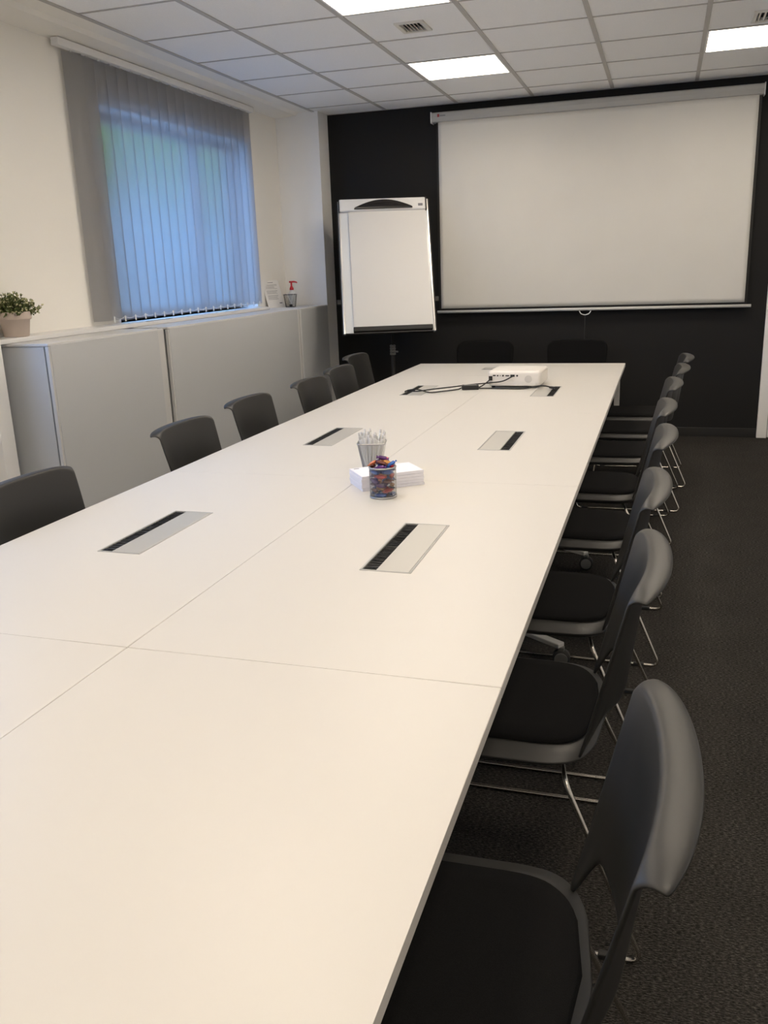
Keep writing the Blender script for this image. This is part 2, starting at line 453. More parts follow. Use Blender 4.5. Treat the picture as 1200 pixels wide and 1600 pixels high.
# soft waves in the fabric
def fy(x, z):
    return -.012 + .004 * math.sin(3.1 * x + 1.2 * z) + .005 * math.exp(-((x + 1.05) / .12) ** 2 - ((z - .9) / .5) ** 2) * math.sin(18 * (x + .25 * z))
XW0, XW1 = -.846 + ox, 1.727 + ox
m = MB(); NX, NZ = 80, 40
m.grid([[(XW0 + (XW1 - XW0) * i / NX, fy(XW0 + (XW1 - XW0) * i / NX, .045 + 1.57 * j / NZ), .045 + 1.575 * j / NZ) for i in range(NX + 1)] for j in range(NZ + 1)])
o = m.build('screen_fabric', M['screen'], ps)
md = o.modifiers.new('s', 'SOLIDIFY'); md.thickness = .001
m = MB(); m.b2(XW0 - .022, XW1 + .022, .004, .006, .02, 1.62); m.build('black_border', M['black'], ps)
m = MB(); m.tube([(-.882 + ox, -.012, .015), (1.780 + ox, -.012, .015)], .013, 14); m.build('bottom_bar', M['cabinet_edge'], ps)
m = MB(); hx = .44 + ox
m.tube(fillet([(hx - .05, -.012, .002), (hx - .035, -.014, -.025), (hx, -.014, -.035), (hx + .035, -.014, -.025), (hx + .05, -.012, .002)], .012), .004, 8)
hd = m.build('pull_handle', M['white_gloss'], ps)
m = MB(); m.tube([(hx, -.013, -.036), (hx, -.01, -.42)], .0035, 8); m.build('pull_cord', M['dark'], hd)
m = MB(); m.b2(-.845 + ox, -.828 + ox, -.0475, -.044, 2.755 + oz, 2.778 + oz); lg = m.build('red_emblem', M['red_ink'], ps)
m = MB(); m.b2(-.824 + ox, -.775 + ox, -.0472, -.044, 2.760 + oz, 2.769 + oz); m.build('brand_lettering', M['ink'], lg)

# ------------------------------------------------------------------ flip chart
fc = thing('flip_chart', 'white flip chart easel with blank paper pad in the far left corner', 'flip chart', (-1.20, 5.975, 0))
yaw, tilt, fw, fh = .3535, .4056, .78, 1.204
BT = Matrix.Translation((-.017, 0, 1.5385)) @ Matrix.Rotation(yaw, 4, 'Z') @ Matrix.Rotation(-tilt, 4, 'X')
def fpart(mb, name, mt, parent=None):
    for v in mb.bm.verts: v.co = BT @ v.co
    return mb.build(name, mt, parent or fc)
m = MB(); m.b2(-fw / 2 + .012, fw / 2 - .012, 0, .018, -fh / 2 + .01, fh / 2 - .01); board = fpart(m, 'whiteboard', M['whiteboard'])
for s_ in (-1, 1):
    m = MB(); m.b2(s_ * fw / 2 - s_ * .012, s_ * (fw / 2 + .006), -.006, .03, -fh / 2, fh / 2, .004); fpart(m, 'side_rail', M['silver'])
m = MB()
for s_ in (-1, 1): m.b2(s_ * (fw / 2 + .007), s_ * (fw / 2 + .016), .0, .04, -fh / 2, fh / 2, .003)
m.b2(-fw / 2, fw / 2, .02, .045, -fh / 2 + .005, fh / 2 - .005)
fpart(m, 'back_frame', M['black'])
m = MB(); m.b2(-fw / 2 + .085, fw / 2 - .022, -.014, -.001, -fh / 2 + .055, fh / 2 - .09); pad = fpart(m, 'paper_pad', M['paper'])
m = MB(); m.b2(-fw / 2 + .008, fw / 2 - .02, -.035, -.002, fh / 2 - .105, fh / 2 + .004, .010, 3); cl = fpart(m, 'clamp_bar', M['white_gloss'])
m = MB(); m.b2(-fw / 2, -fw / 2 + .008, -.034, 0, fh / 2 - .108, fh / 2 + .005, .002); fpart(m, 'clamp_end_cap', M['black'], cl)
m = MB(); m.b2(fw / 2 - .02, fw / 2 - .010, -.034, 0, fh / 2 - .108, fh / 2 + .005, .002)
fpart(m, 'clamp_end_cap', M['black'], cl)
m = MB(); out = []
NH = 20; hx0, hx1 = -.245, .245
for i in range(NH + 1):
    t = i / NH; out.append((hx0 + (hx1 - hx0) * t, fh / 2 - .088 + .068 * max(0, math.sin(PI * (.12 + .76 * t)) - .35) / .65 + (.0)))
pts = out + [(hx1 + .012, fh / 2 - .096), (hx0 - .012, fh / 2 - .096)]
m.prism(pts, -.062, -.034, 'y'); hdl = fpart(m, 'clamp_handle', M['black_gloss'], cl)
md = hdl.modifiers.new('b', 'BEVEL'); md.width = .008; md.segments = 3
m = MB(); m.b2(fw / 2 - .085, fw / 2 - .045, -.0356, -.034, fh / 2 - .078, fh / 2 - .055); fpart(m, 'emblem', M['ink'], cl)
m = MB(); m.b2(-fw / 2 + .08, fw / 2 - .02, -.045, -.002, -fh / 2 + .008, -fh / 2 + .05, .006); fpart(m, 'pen_tray', M['black'])
for s_ in (-1, 1):
    m = MB(); m.b2(s_ * (fw / 2 + .016), s_ * (fw / 2 + .05), .01, .035, -.33, -.285, .004); fpart(m, 'side_arm', M['black'])
px_, py_ = .0, .06
m = MB(); m.tube([(px_, py_, .09), (px_, py_, .80)], .017, 16); m.tube([(px_, py_, .78), (px_, py_ + .02, 1.55)], .012, 12); pole = m.build('pole', M['black'], fc)
m = MB()
for k in range(4): m.lathe([(.022, 0), (.026, .004), (.026, .016), (.022, .02)], (px_, py_, .77 + .023 * k), 20)
m.tube([(px_, py_, .80), (px_ + .05, py_ - .01, .80)], .008, 8)
m.build('height_clamp', M['hub_grey'], pole)
for k in range(5):
    a = k * 2 * PI / 5 + .3
    m = MB(); m.tube([(px_, py_, .11), (px_ + .30 * math.cos(a), py_ + .30 * math.sin(a), .075)], [.022, .013], 10)
    lg = m.build('base_arm', M['black'], fc)
    m = MB(); R = Matrix.Rotation(a, 4, 'Z') @ Matrix.Rotation(PI / 2, 4, 'X')
    m.lathe([(.018, -.018), (.025, -.014), (.025, .014), (.018, .018)], (px_ + .30 * math.cos(a), py_ + .30 * math.sin(a), .026), 18, R)
    m.tube([(px_ + .30 * math.cos(a), py_ + .30 * math.sin(a), .075), (px_ + .30 * math.cos(a), py_ + .30 * math.sin(a), .04)], .006, 8)
    m.build('castor', M['rubber'], lg)

# ------------------------------------------------------------------ ceiling lamps and vents
def led(c, r, label):
    x0, x1, y0, y1 = gx(c), gx(c + 1), gy(r + 1), gy(r)
    t = thing('ceiling_light', label, 'ceiling light', ((x0 + x1) / 2, (y0 + y1) / 2, ZC), 0, 'square LED panels in the ceiling grid')
    hx, hy = (x1 - x0) / 2 - .014, (y1 - y0) / 2 - .010
    m = MB(); b_ = .012
    m.b2(-hx, hx, -hy, -hy + b_, -.001, .03); m.b2(-hx, hx, hy - b_, hy, -.001, .03); m.b2(-hx, -hx + b_, -hy + b_, hy - b_, -.001, .03); m.b2(hx - b_, hx, -hy + b_, hy - b_, -.001, .03)
    m.b2(-hx, hx, -hy, hy, .03, .04)
    m.build('frame', M['white_gloss'], t)
    m = MB(); m.b2(-hx + b_, hx - b_, -hy + b_, hy - b_, .002, .006); m.build('diffuser', M['led'], t)
names = {(2, 2): 'lit square ceiling panel above the projector end of the table', (2, 5): 'lit ceiling panel cut by the top edge of the photo',
         (5, 2): 'lit square ceiling panel at the right, above the screen\'s right end'}
for c, r in PANELS:
    led(c, r, names.get((c, r), 'lit ceiling panel out of view, %s from the back wall in the %s run' % ({5: 'second', 8: 'third', 11: 'fourth', 14: 'fifth'}.get(r, 'first'), 'left' if c == 2 else 'right')))
def vent(v, label):
    cx, cyy, wx, wy = v
    t = thing('air_vent', label, 'air vent', (cx, cyy, ZC), 0, 'square air vents in the ceiling')
    hx, hy = wx / 2, wy / 2; b_ = .024
    m = MB()
    m.b2(-hx, hx, -hy, -hy + b_, -.006, .006, .002); m.b2(-hx, hx, hy - b_, hy, -.006, .006, .002); m.b2(-hx, -hx + b_, -hy + b_, hy - b_, -.006, .006, .002); m.b2(hx - b_, hx, -hy + b_, hy - b_, -.006, .006, .002)
    m.build('frame', M['grille'], t)
    m = MB(); n = 6
    for k in range(n):
        x = -hx + b_ + (2 * hx - 2 * b_) * (k + .5) / n
        m.box((x, 0, .003), (.003, 2 * (hy - b_), .012), mtx=Matrix.Rotation(-.75, 4, 'Y'))
    m.build('louvre', M['grille'], t)
    m = MB(); m.b2(-hx + .021, hx - .021, -hy + .021, hy - .021, .03, .045); m.build('duct', M['dark'], t)
vent(VENTS[(2, 4)], 'cream square air vent between the two lit panels over the table')
vent(VENTS[(5, 3)], 'cream square air vent at the right edge of the photo, beside the right lit panel')

# ------------------------------------------------------------------ meeting table modules
T = .74; WX = .829; TT = .025
def hatch(parent, x, y, rz, z=0):
    m = MB(); hx, hy = .0725, .226
    f = .006
    m.b2(-hx, hx, -hy, -hy + f, -.03, .0022, .0015); m.b2(-hx, hx, hy - f, hy, -.03, .0022, .0015)
    m.b2(-hx, -hx + f, -hy + f, hy - f, -.03, .0022, .0015); m.b2(hx - f, hx, -hy + f, hy - f, -.03, .0022, .0015)
    m.b2(-hx + f, hx - f, -hy + f, hy - f, -.035, -.03)
    h = m.build('cable_hatch', M['grey_frame'], parent, (x, y, z), (0, 0, rz))
    m = MB(); m.b2(-hx + .046, hx - f - .001, -hy + f + .001, hy - f - .001, -.006, .0016, .0012); m.build('hatch_lid', M['alu'], h)
    m = MB(); m.b2(-hx + f + .0005, -hx + .045, -hy + f + .001, hy - f - .001, -.02, -.002)
    random.seed(3)
    for k in range(110):
        yy = random.uniform(-hy + .012, hy - .012)
        m.box((-hx + .026, yy, -.0012), (.036, .0022, .002), mtx=Matrix.Rotation(random.uniform(-.18, .18), 4, 'Z'))
    m.build('brush_strip', M['brush'], h)
    return h
def top_with_hole(hx, hy, x, y, wx, wy, hole=True):
    """desktop slab with an opening for the cable hatch"""
    m = MB(); b = .003
    xs = [-hx, x - wx, x + wx, hx]; ys = [-hy, y - wy, y + wy, hy]
    bm = m.bm; vt = {}
    for zi, z in enumerate((0, -TT)):
        for i in range(4):
            for j in range(4):
                vt[i, j, zi] = bm.verts.new((xs[i], ys[j], z))
    fs = []
    for zi in (0, 1):
        for i in range(3):
            for j in range(3):
                if hole and (i, j) == (1, 1): continue
                q = [vt[i, j, zi], vt[i + 1, j, zi], vt[i + 1, j + 1, zi], vt[i, j + 1, zi]]
                bm.faces.new(q if zi == 0 else q[::-1])
    side = []
    def wallf(a, c):
        side.append(bm.faces.new((vt[a[0], a[1], 0], vt[c[0], c[1], 0], vt[c[0], c[1], 1], vt[a[0], a[1], 1])))
    for i in range(3): wallf((i, 0), (i + 1, 0)); wallf((i + 1, 3), (i, 3)); wallf((3, i), (3, i + 1)); wallf((0, i + 1), (0, i))
    edges_out = [e for f in side for e in f.edges if abs(e.verts[0].co.z) < 1e-6 and abs(e.verts[1].co.z) < 1e-6]
    for f in side: f.material_index = 1
    if hole: wallf((1, 1), (2, 1)); wallf((2, 1), (2, 2)); wallf((2, 2), (1, 2)); wallf((1, 2), (1, 1))
    corner = [e for e in bm.edges if abs(e.verts[0].co.z - e.verts[1].co.z) > .01 and all(abs(abs(v.co.x) - hx) < 1e-6 and abs(abs(v.co.y) - hy) < 1e-6 for v in e.verts)]
    bmesh.ops.bevel(bm, geom=list(set(edges_out)) + corner, offset=b, segments=2, affect='EDGES', profile=.5)
    return m
def leg_asm(y0, sgn):
    """column on a splayed foot pair with castors, drawn for a module centred on the origin"""
    m = MB(); c = -sgn * .15; m.b2(c - .03, c + .03, y0 - .02, y0 + .02, .085, T - TT - .02, .006); m.b2(c - .20, c + .20, y0 - .025, y0 + .025, T - TT - .03, T - TT, .004)
    return m
def module(cx, cyy, hxx, hyy, hpos, hrz, label, desk=True):
    t = thing('meeting_table', label, 'table', (cx, cyy, 0), 0, 'white table modules pushed together')
    g = .0007
    hw, hh = (.0725, .226) if abs(math.sin(hrz)) < .5 else (.226, .0725)
    m = top_with_hole(hxx - g, hyy - g, hpos[0], hpos[1], hw - .003, hh - .003, desk)
    m.build('tabletop', [M['table'], M['table_edge']], t, (0, 0, T))
    if desk: hatch(t, hpos[0], hpos[1], hrz, T)
    return t
def legs(t, side, yy):
    """two folding leg frames; side = +1 when the module is right of the centre seam"""
    for y0 in ({(1, .8): -.38, (1, 2.4): -.40}.get((side, yy), -.46), .60 if (side, yy) == (-1, .8) else .75):
        m = leg_asm(y0, side); lg = m.build('leg', M['table_leg'], t)
        for tx in (.36 * side, -.36 * side):
            a = Vector((-side * .15, y0 + .0, .085)); tip = Vector((tx, y0 - .34, .085)) ; d_ = tip - a
            m = MB(); m.box((a + tip) / 2, (d_.length, .036, .020), .004, 2, Matrix.Rotation(math.atan2(d_.y, d_.x), 4, 'Z'))
            ft = m.build('foot', M['table_leg'], lg)
            m = MB(); R = Matrix.Rotation(.06 * side, 4, 'Z') @ Matrix.Rotation(PI / 2, 4, 'X')
            m.lathe([(.024, -.020), (.034, -.016), (.034, .016), (.024, .020)], (tip.x, tip.y, .0345), 24, R); m.build('castor', M['rubber'], lg)
            m = MB(); m.lathe([(.026, -.024), (.026, .024)], (tip.x, tip.y, .0345), 20, R); m.b2(tip.x - .012, tip.x + .012, tip.y - .012, tip.y + .012, .06, .08, .003); m.build('castor_hub', M['hub_grey'], lg)
HX = .4125
rows = [(-.80, 'nearest'), (.80, 'second'), (2.40, 'third'), (4.00, 'fourth')]
info = {(-.80, -1): ('front left white table module, cut by the photo\'s left edge', 0), (-.80, 1): ('large blank white table module in the foreground', 0),
        (.80, -1): ('second left white table module, before the cups, with a cable hatch', 0), (.80, 1): ('white table module carrying the candy cup, hatch brush on its left', 0),
        (2.40, -1): ('third left white table module, with the hatch left of the pen cup', 0), (2.40, 1): ('white table module with the hatch right of the pen cup', PI),
        (4.00, -1): ('fourth left white table module, with cables coming out of its hatch', 0), (4.00, 1): ('white table module under the white projector', PI)}
for (yy, _) in rows:
    for s_ in (-1, 1):
        lab, rz = info[(yy, s_)]
        yh = .01 if yy < 3.5 else .015
        t = module(s_ * WX / 2, yy, WX / 2, .8, (HX * s_ - s_ * WX / 2, yh), rz, lab, yy > 0)
        legs(t, s_, yy)
t = module(0, 5.2, WX, .4, (0, .035), PI / 2, 'white crosswise table module at the far end, behind the projector')
for sx in (-1, 1):
    for sy in (-1, 1):
        lx = .775 if sy > 0 else .33; m = MB(); m.b2(sx * lx - .02, sx * lx + .02, sy * .33 - .02, sy * .33 + .02, .0, T - TT, .004); m.build('leg', M['table_leg'], t)
m = MB(); m.b2(-.755, .755, -.02, .02, T - TT - .05, T - TT - .002, .003); m.build('cross_rail', M['table_leg'], t)

# ------------------------------------------------------------------ chairs
def lerp(a, b, t): return a + (b - a) * t
def smooth(t): t = max(0, min(1, t)); return t * t * (3 - 2 * t)
def back_rows(flange=True):
    NU, NV = 28, 14
    rows = []
    ztop = lambda u: .859 - .032 * abs(u) ** 9 + .003 * (1 - u * u)
    zmin = lambda u: lerp(.555 - .02 * (1 - u * u), .452, smooth((abs(u) - .81) / .09))
    def P(u, z):
        t = (z - .46) / .40
        hw = lerp(.222, .246, smooth(t))
        y = -(.238 + .096 * t) - lerp(.075, .030, max(0, t)) * (1 - abs(u) ** 2.1) * smooth((z - .43) / .12)
        return Vector((u * hw, y, z))
    us = [math.sin(PI / 2 * (-1 + 2 * i / NU)) * .35 + (-1 + 2 * i / NU) * .65 for i in range(NU + 1)]
    for k in range(NV + 1):
        t = k / NV
        rows.append([P(u, lerp(zmin(u), ztop(u), t)) for u in us])
    if flange:
        prof = [(-.002, .0045, .001), (-.008, .0075, .003), (-.024, .0075, .010), (-.044, .0045, .018), (-.058, .0005, .023)]
        for dy, dz, dx in prof:
            r = []
            for u in us:
                p = P(u, ztop(u)); f = 1 - .25 * abs(u) ** 4
                r.append(Vector((p.x + u * abs(u) ** 2 * dx, p.y + dy * f, p.z + dz + .022 * abs(u) ** 9 * min(1, -dy / .03))))
            rows.append(r)
    return rows
def outline(hw, yf, yr, bulge, n=48, e=7):
    pts = []
    cyy = (yf + yr) / 2; hl = (yf - yr) / 2
    for k in range(n):
        a = 2 * PI * k / n; c, s_ = math.cos(a), math.sin(a)
        x = hw * math.copysign(abs(c) ** (2 / e), c); y = hl * math.copysign(abs(s_) ** (2 / e), s_)
        y = cyy + y
        if y < cyy: y -= bulge * ((cyy - y) / hl) ** 2 * (1 - (x / hw) ** 2)
        pts.append((x, y))
    return pts
def slab(m, layers):
    """stack of outlines [(pts,z)], capped"""
    R = [[m.bm.verts.new((x, y, z)) for x, y in p] for p, z in layers]; fs = []
    n = len(R[0])
    for i in range(len(R) - 1):
        for k in range(n): fs.append(m.bm.faces.new((R[i][k], R[i][(k + 1) % n], R[i + 1][(k + 1) % n], R[i + 1][k])))
    m._tag(fs, True); c = [m.bm.faces.new(R[0][::-1]), m.bm.faces.new(R[-1])]; m._tag(c, True)
def make_chair(label, group, black=False):
    t = thing('sled_chair' if not black else 'black_chair', label, 'chair', (0, 0, 0), 0, group)
    pl = M['plastic']
    if not black:
        m = MB(); m.grid(back_rows())
        o = m.build('backrest', pl, t)
        md = o.modifiers.new('t', 'SOLIDIFY'); md.thickness = .008; md.offset = -1
        md = o.modifiers.new('s', 'SUBSURF'); md.levels = 1; md.render_levels = 1
    else:
        m = MB(); rows = []
        N = 20
        for k in range(15):
            v = k / 14; z = lerp(.50, .872, v); t_ = (z - .46) / .40
            hw = .262 - .05 * max(0, (v - .80) / .20) ** 2.4 - .03 * (1 - v) ** 2
            rows.append([Vector((u * hw, -(.22 + .09 * t_) - .045 * (1 - u * u), z)) for u in [-1 + 2 * i / N for i in range(N + 1)]])
        m.grid(rows); o = m.build('backrest', M['fabric'], t)
        md = o.modifiers.new('t', 'SOLIDIFY'); md.thickness = .035; md.offset = -1
        md = o.modifiers.new('s', 'SUBSURF'); md.levels = 1; md.render_levels = 1
        m = MB()
        for s_ in (-1, 1): m.tube(fillet([(s_ * .17, -.12, .43), (s_ * .17, -.29, .44), (s_ * .17, -.315, .62)], .05), .012, 10)
        m.build('back_bracket', M['black'], t)
    m = MB()
    slab(m, [(outline(.205, .20, -.20, .03), .425), (outline(.235, .228, -.228, .04), .432), (outline(.262, .245, -.245, .042), .452), (outline(.260, .243, -.243, .042), .457), (outline(.205, .213, -.215, .04), .471)])
    m.build('seat_shell', pl if not black else M['black'], t)
    m = MB()
    slab(m, [(outline(.203, .214, -.222, .042), .464), (outline(.208, .219, -.228, .043), .474), (outline(.202, .212, -.221, .042), .484), (outline(.16, .17, -.18, .035), .489)])
    m.build('seat_pad', M['fabric'], t)
    for s_ in (-1, 1):
        m = MB()
        m.tube(fillet([(s_ * .15, -.195, .418), (s_ * .262, -.215, .414), (s_ * .296, -.398, .0065), (s_ * .296, .235, .0065), (s_ * .262, .175, .414), (s_ * .15, .165, .418)], .035), .0062, 10)
        lg = m.build('sled_leg', M['chrome'], t)
        for yy in (-.32, .18):
            m = MB(); m.b2(s_ * .296 - .009, s_ * .296 + .009, yy - .02, yy + .02, .0, .014, .003); m.build('glide', M['rubber'], lg)
    m = MB(); m.tube([(-.16, -.195, .418), (.16, -.195, .418)], .0062, 10); m.tube([(-.16, .165, .418), (.16, .165, .418)], .0062, 10)
    m.build('cross_bar', M['chrome'], t)
    return t
RIGHT = [(.75, -.40, 'first, nearest to the camera'), (.718, .475, 'second from the camera'), (.722, 1.195, 'third from the camera'), (.75, 2.03, 'fourth from the camera'),
         (.755, 2.75, 'fifth from the camera'), (.795, 3.56, 'third from the far end'), (.85, 4.27, 'second from the far end'), (.89, 4.90, 'eighth, by the black wall')]
proto = make_chair('', 'charcoal chairs along the right side of the table')
for i, (x, y, lab) in enumerate(RIGHT):
    c = proto if i == 0 else copy_tree(proto)
    c.location = (x, y, 0); c.rotation_euler = (0, 0, PI / 2 + [.03, .0, .0, -.02, .0, .02, 0, .03][i])
    c['label'] = 'charcoal sled chair on the table\'s right side, ' + lab
LEFT = [(-.63, .90, 'first, cut by the left edge of the photo'), (-.65, 2.02, 'second from the left'), (-.695, 2.80, 'third from the left'), (-.65, 3.57, 'fourth from the left'),
        (-.70, 4.25, 'fifth from the left'), (-.87, 5.10, 'last, before the flip chart')]
for i, (x, y, lab) in enumerate(LEFT):
    c = copy_tree(proto); c.location = (x, y, 0); c.rotation_euler = (0, 0, -PI / 2)
    c['group'] = 'charcoal chairs along the left side of the table'
    c['label'] = 'charcoal chair on the table\'s left side, ' + lab
bk = make_chair('black chair facing the camera at the far table end, left of the two', 'black chairs at the far end of the table', True)
bk.location = (-.40, 5.93, 0); bk.rotation_euler = (0, 0, PI)
c = copy_tree(bk); c.location = (.40, 5.93, 0); c['label'] = 'black chair facing the camera at the far table end, right of the two'

# ------------------------------------------------------------------ things on the table
def mesh_wall(fn, NA, NH, thick, closed=True):
    """diamond lattice as real wires: fn(a in 0..1, t in 0..1) -> Vector"""
    bm = bmesh.new(); V = {}
    for j in range(NH + 1):
        for i in range(NA):
            if (i + j) % 2 == 0: V[i, j] = bm.verts.new(fn(i / NA, j / NH))
    for j in range(NH - 1):
        for i in range(NA):
            if (i + j) % 2 == 0:
                a, b_, c, d_ = V[i, j], V[(i + 1) % NA, j + 1], V.get((i, j + 2)), V[(i - 1) % NA, j + 1]
                if c: bm.faces.new((a, b_, c, d_))
    bmesh.ops.recalc_face_normals(bm, faces=bm.faces[:])
    bmesh.ops.wireframe(bm, faces=bm.faces[:], thickness=thick, use_replace=True, use_boundary=True, use_even_offset=False)
    m = MB(); m.bm.free(); m.bm = bm
    return m
def round_cup(label, loc, r, h, mt):
    c = thing('mesh_cup', label, 'cup', loc)
    m = mesh_wall(lambda a, t: Vector((r * math.cos(2 * PI * a), r * math.sin(2 * PI * a), .004 + (h - .008) * t)), 84, 60, .0008)
    m.build('mesh_wall', mt, c)
    m = MB(); n = 40
    m.tube([(r * math.cos(2 * PI * k / n), r * math.sin(2 * PI * k / n), h - .003) for k in range(n + 1)], .003, 8, False); m.build('rim', mt, c)
    m = MB(); m.lathe([(r - .002, 0), (r + .0015, .001), (r + .0015, .006), (r - .002, .007)], (0, 0, 0), 40); m.build('base', mt, c)
    return c
def square_cup(label, loc, rz, r0, r1, h, mt, NA=96, NH=56, th=.0008):
    c = thing('mesh_cup', label, 'cup', loc, rz)
    def sq(a, r, z):
        an = 2 * PI * a; x, y = math.cos(an), math.sin(an); e = 6
        q = (abs(x) ** e + abs(y) ** e) ** (1 / e)
        return Vector((r * x / q, r * y / q, z))
    m = mesh_wall(lambda a, t: sq(a, r0 + (r1 - r0) * t, .003 + (h - .006) * t), NA, NH, th); m.build('mesh_wall', mt, c)
    m = MB(); n = 48
    m.tube([sq(k / n, r1, h - .002) for k in range(n + 1)], .0028, 8, False); m.build('rim', mt, c)
    m = MB(); slab(m, [([tuple(sq(k / n, r0, 0))[:2] for k in range(n)], 0), ([tuple(sq(k / n, r0, 0))[:2] for k in range(n)], .004)]); m.build('base', mt, c)
    return c
# candy cup
CX, CY = .172, 1.345
round_cup('round silver mesh cup filled with wrapped candies', (CX, CY, T), .047, .112, M['wire'])
cols = {'red': (.55, .03, .03), 'purple': (.10, .03, .16), 'gold': (.62, .30, .10), 'blue': (.04, .13, .45), 'brown': (.16, .05, .04), 'orange': (.75, .22, .08)}
cm = {k: mat('wrapper_' + k, v, .22, metal=.25, bump=.5, bscale=120, var=.35, vscale=90) for k, v in cols.items()}
def candy_mesh(colr):
    m = MB(); rows = []
    prof = [(-.022, .0075), (-.019, .006), (-.0155, .0022), (-.0135, .0066), (-.009, .0078), (0, .0082), (.009, .0078), (.0135, .0066), (.0155, .0022), (.019, .006), (.022, .0075)]
    n = 10
    for x, r in prof:
        fl = .35 if abs(x) > .015 else .85
        rows.append([Vector((x, r * math.cos(2 * PI * k / n) * (1 + .12 * math.sin(5 * k + x * 300)), r * fl * math.sin(2 * PI * k / n))) for k in range(n + 1)])
    m.grid(rows); bmesh.ops.remove_doubles(m.bm, verts=m.bm.verts[:], dist=1e-6)
    return m
protoc = {}
random.seed(21)
spots = []
for layer in range(7):
    z = .014 + layer * .0162
    for q in range(4):
        a = q * PI / 2 + layer * .8
        spots.append((.0335 * math.cos(a), .0335 * math.sin(a), z + random.uniform(-.002, .002), a + PI / 2 + random.uniform(-.2, .2), random.uniform(-.2, .2)))
    a = layer * 1.1
    for q in (-1, 1): spots.append((q * .0095 * math.cos(a), q * .0095 * math.sin(a), z, a + PI / 2 + random.uniform(-.1, .1), random.uniform(-.15, .15)))
for q in range(4): spots.append((.016 * math.cos(q * 1.6), .016 * math.sin(q * 1.6), .126, q * 1.1, .35 * (-1) ** q))
spots.append((.034, -.005, .121, .5, -.5)); spots.append((-.036, .004, .120, 2.8, .5)); spots.append((.002, .0, .140, .4, .25))
ks = list(cols)
for i, (x, y, z, a, tl) in enumerate(spots):
    k = random.choice(['red', 'purple', 'gold', 'blue', 'brown', 'blue', 'purple', 'blue']) if i < 42 else ['gold', 'red', 'purple', 'brown', 'blue', 'orange', 'purple'][i - 42]
    if k not in protoc: o = candy_mesh(k).build('wrapped_candy', cm[k]); protoc[k] = o
    else: o = protoc[k].copy(); COL.objects.link(o)
    o.location = (CX + x, CY + y, T + z); o.rotation_euler = (random.uniform(0, 1), tl, a)
    tag(o, '%s wrapped candy in the round mesh cup' % k, 'candy', '%s candies in the round mesh cup' % k)
# notepads: stack of five
PX, PY, PR = .128, 1.528, math.radians(36.6)
ordw = ['bottom', 'fourth from the top', 'middle', 'second from the top', 'topmost']
protop = None
for k in range(5):
    if protop is None:
        p = thing('notepad', '', 'notepad', (0, 0, 0), 0, 'white notepads stacked behind the candy cup')
        m = MB(); m.b2(-.121, .121, -.0755, .0755, 0, .0100); m.build('sheets', M['pad_paper'], p)
        m = MB(); m.b2(-.1205, .1205, -.075, .075, .0101, .0106); m.build('cover_sheet', M['pad_paper'], p)
        m = MB(); m.b2(-.108, -.088, .055, .064, .0107, .0109); m.build('printed_emblem', M['ink'], p)
        protop = p
    else: p = copy_tree(protop)
    p.location = (PX + random.uniform(-.002, .002), PY + random.uniform(-.002, .002), T + .0004 + k * .0112)
    p.rotation_euler = (0, 0, PR + random.uniform(-.015, .015))
    p['label'] = '%s white notepad in the stack behind the candy cup' % (ordw[k][0].upper() + ordw[k][1:] if False else ordw[k])
# pen cup
QX, QY = .006, 1.735
square_cup('square tapered silver mesh cup full of white pens', (QX, QY, T), .22, .036, .0555, .118, M['wire'])
random.seed(5); penp = None
PENS = [(k * 2 * PI / 15, .0245, .0455) for k in range(15)] + [(k * 2 * PI / 9 + .2, .0155, .032) for k in range(9)] + [(k * 2 * PI / 4 + .5, .0065, .014) for k in range(4)]
for k, (a, ra, rb) in enumerate(PENS):
    tw = .25 if k < 15 else .5
    b0 = Vector((ra * math.cos(a), ra * math.sin(a), .006 + random.uniform(0, .022)))
    b1 = Vector((rb * math.cos(a + tw), rb * math.sin(a + tw), .118)); d_ = (b1 - b0).normalized()
    if penp is None:
        penp = thing('ballpoint_pen', 'white ballpoint pen standing in the square mesh cup', 'pen', (0, 0, 0), 0, 'white pens in the square mesh cup')
        m = MB(); m.lathe([(.0012, 0), (.0042, .012), (.0048, .03), (.0048, .118), (.004, .124)], (0, 0, 0), 12); m.build('barrel', M['white_gloss'], penp)
        m = MB(); m.lathe([(.0035, .124), (.0038, .126), (.0034, .138), (.0015, .139)], (0, 0, 0), 10); m.build('button', M['silver'], penp)
        m = MB(); m.b2(.0045, .0062, -.002, .002, .085, .126, .0006); m.build('clip', M['white_gloss'], penp)
        p = penp
    else: p = copy_tree(penp)
    p.location = Vector((QX, QY, T)) + b0
    p.rotation_mode = 'QUATERNION'
    p.rotation_quaternion = d_.to_track_quat('Z', 'Y') @ Euler((0, 0, random.uniform(0, 6))).to_quaternion()
# projector
pj = thing('projector', 'white projector on the far right of the table', 'projector', (.192, 4.30, T), -.03)
m = MB(); m.b2(-.174, .174, -.16, .16, .012, .112, .022, 4); m.build('housing', M['beamer'], pj)
m = MB(); m.b2(-.150, .140, -.1615, -.150, .018, .048, .002); m.build('rear_panel', M['beamer'], pj)
for i, (x, wd, hg, z, rr) in enumerate([(-.128, .018, .008, .082, 0), (-.105, .010, .010, .081, 1), (-.088, .006, .006, .081, 1), (-.070, .012, .012, .081, 1), (-.042, .024, .007, .081, 0), (-.008, .028, .014, .081, 0), (.022, .012, .012, .081, 1)]):
    m = MB()
    if rr: m.lathe([(wd / 2, -.003), (wd / 2, .003)], (x, -.160, z), 14, Matrix.Rotation(PI / 2, 4, 'X'))
    else: m.b2(x - wd / 2, x + wd / 2, -.163, -.157, z - hg / 2, z + hg / 2, .001)
    m.build('port', M['black'], pj)
